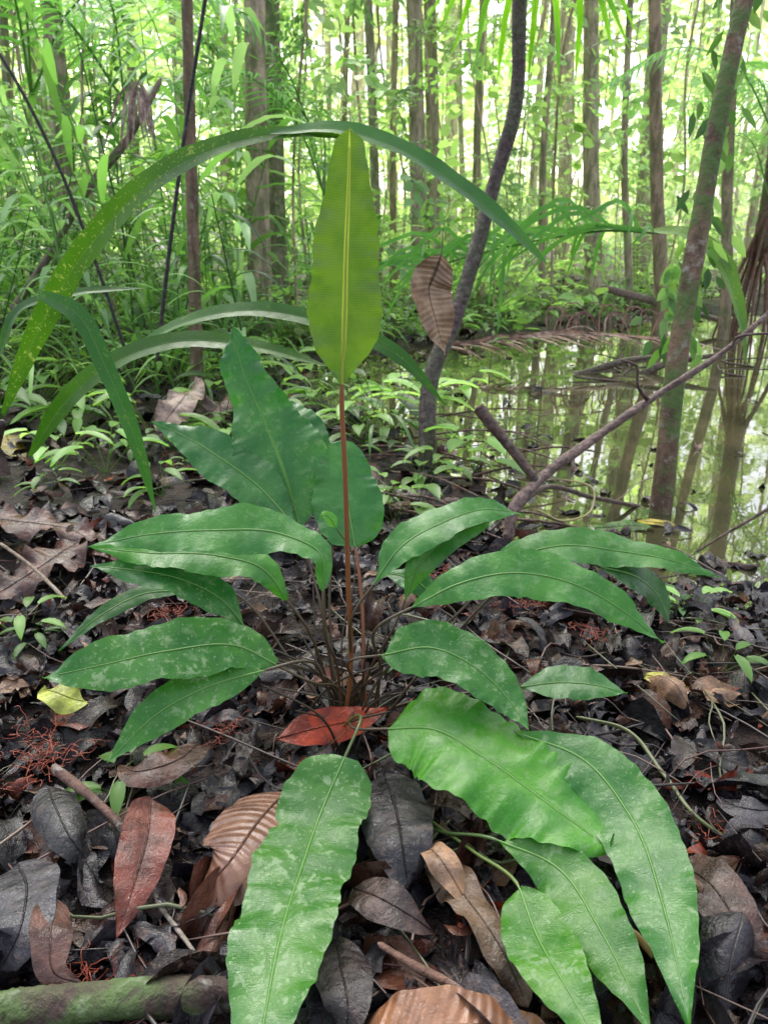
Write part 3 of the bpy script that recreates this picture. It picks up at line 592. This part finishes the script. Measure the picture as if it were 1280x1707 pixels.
for k in range(30):
    y=random.uniform(7,17); x=random.uniform(-.6*y,.65*y)
    if sdp(x,y)<.1: x=abs(x)+.3*y if y>11 else -abs(x)-.4
    z=random.uniform(.3,.8+.22*y)
    frond_at((x,y,z),random.uniform(0,6.28),random.uniform(-.5,.2),random.uniform(.6,1.1),[(.16,.34,.08),(.24,.44,.15),(.40,.6,.38)][k%3])
for (px,py,Y) in [(1290,260,7),(1180,230,7.5),(1300,150,6.5),(520,150,6.5),(540,250,6),(40,60,5),(200,80,5.5)]:
    for j in range(3): frond_at(W(px,py,Y)+[0,0,-.3],random.uniform(0,6.28),random.uniform(-.6,0),.6,(.15,.36,.1))
mb.build('palm_fronds',[M_fol])
m=MB(); b0=W(900,-90,3.0)
for k in range(12):
    a=-1.3+2.3*k/11; L=.34+.10*math.cos(a)
    leaf(m,[b0,b0+[math.sin(a)*L*.6,random.gauss(0,.04),.03-.25*math.cos(a)*L],b0+[math.sin(a)*L*1.1,random.gauss(0,.06),-.1-.7*L*math.cos(a)]],.011,'linear',(0,-1,.1),nseg=14,nw=2,col=(6,5,1,0),fold=.35)
tube(m,[b0,b0+[.1,.3,.5],b0+[.2,.8,1.2]],.008,8,col=(1,1,.5,0)); m.build('hanging_palm_leaf',[M_strap])
m=MB()
for i in range(90):
    t=random.random(); px=1128+112*t+random.gauss(0,24); py=600-640*t; p=W(px,py,2.78+random.uniform(-.12,.1))
    a=random.uniform(0,6.28); sleaf(m,p,np.array([math.cos(a)*.6,-.3,-.8]),np.array([random.gauss(0,.4),-1,.3]),random.uniform(.05,.1),random.uniform(.010,.018),gcol(0,.6))
for i in range(22):
    p=W(random.gauss(1120,20),random.uniform(430,530),2.7); sleaf(m,p,np.array([random.gauss(0,.6),-.2,-.6]),np.array([0,-1,.4]),random.uniform(.05,.09),random.uniform(.012,.022),gcol(.1,.9))
m.build('climbing_vine',[M_fol])
m=MB()
for k in range(75):
    y=random.uniform(9,30); x=random.uniform(-.6*y,.6*y)
    if sdp(x,y)<.2: continue
    r=random.choice([.025,.035,.045,.06,.08,.11]); g=gh(x,y); a=random.gauss(0,.4); H=8+y*.3; far=min(1,(y-9)/10); s_=random.uniform(1.9,2.5)*(1+far*.9)  # trunk tint paler with distance, haze painted into the bark colour
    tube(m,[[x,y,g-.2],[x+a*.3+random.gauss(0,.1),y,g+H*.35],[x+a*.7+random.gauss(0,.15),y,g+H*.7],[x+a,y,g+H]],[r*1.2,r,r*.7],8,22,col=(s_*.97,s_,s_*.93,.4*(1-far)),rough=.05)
for k in range(110):
    y=random.uniform(5.5,16); x=random.uniform(-.55*y,.55*y)
    if sdp(x,y)<.0: continue
    r=random.uniform(.005,.015); g=gh(x,y); a=random.gauss(0,.3)
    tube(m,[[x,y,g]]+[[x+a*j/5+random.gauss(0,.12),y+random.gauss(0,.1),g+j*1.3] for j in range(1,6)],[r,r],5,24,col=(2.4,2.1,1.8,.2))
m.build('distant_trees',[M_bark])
# ---------------- light ----------------
w=bpy.data.worlds.new("World"); sc.world=w; w.use_nodes=True; nt=w.node_tree; nt.nodes.clear()
sk=nt.nodes.new('ShaderNodeTexSky'); sk.sky_type='NISHITA'; sk.sun_disc=False; EL=math.radians(52); RO=math.radians(-15)
sk.sun_elevation=EL; sk.sun_rotation=RO; sk.dust_density=5; sk.air_density=1.2
hs=nt.nodes.new('ShaderNodeHueSaturation'); hs.inputs['Saturation'].default_value=.45
bg=nt.nodes.new('ShaderNodeBackground'); bg.inputs[1].default_value=.5; ow=nt.nodes.new('ShaderNodeOutputWorld')
nt.links.new(sk.outputs[0],hs.inputs['Color']); nt.links.new(hs.outputs[0],bg.inputs[0]); nt.links.new(bg.outputs[0],ow.inputs[0])
ld=bpy.data.lights.new("sun",'SUN'); ld.energy=2.4; ld.angle=math.radians(25); ld.color=(1,.98,.93); lo=bpy.data.objects.new("sun",ld); sc.collection.objects.link(lo)
dv=Vector((math.sin(RO)*math.cos(EL),math.cos(RO)*math.cos(EL),math.sin(EL))); lo.rotation_euler=dv.to_track_quat('Z','Y').to_euler()
sc.view_settings.view_transform='Standard'; sc.view_settings.look='None'; sc.view_settings.exposure=0
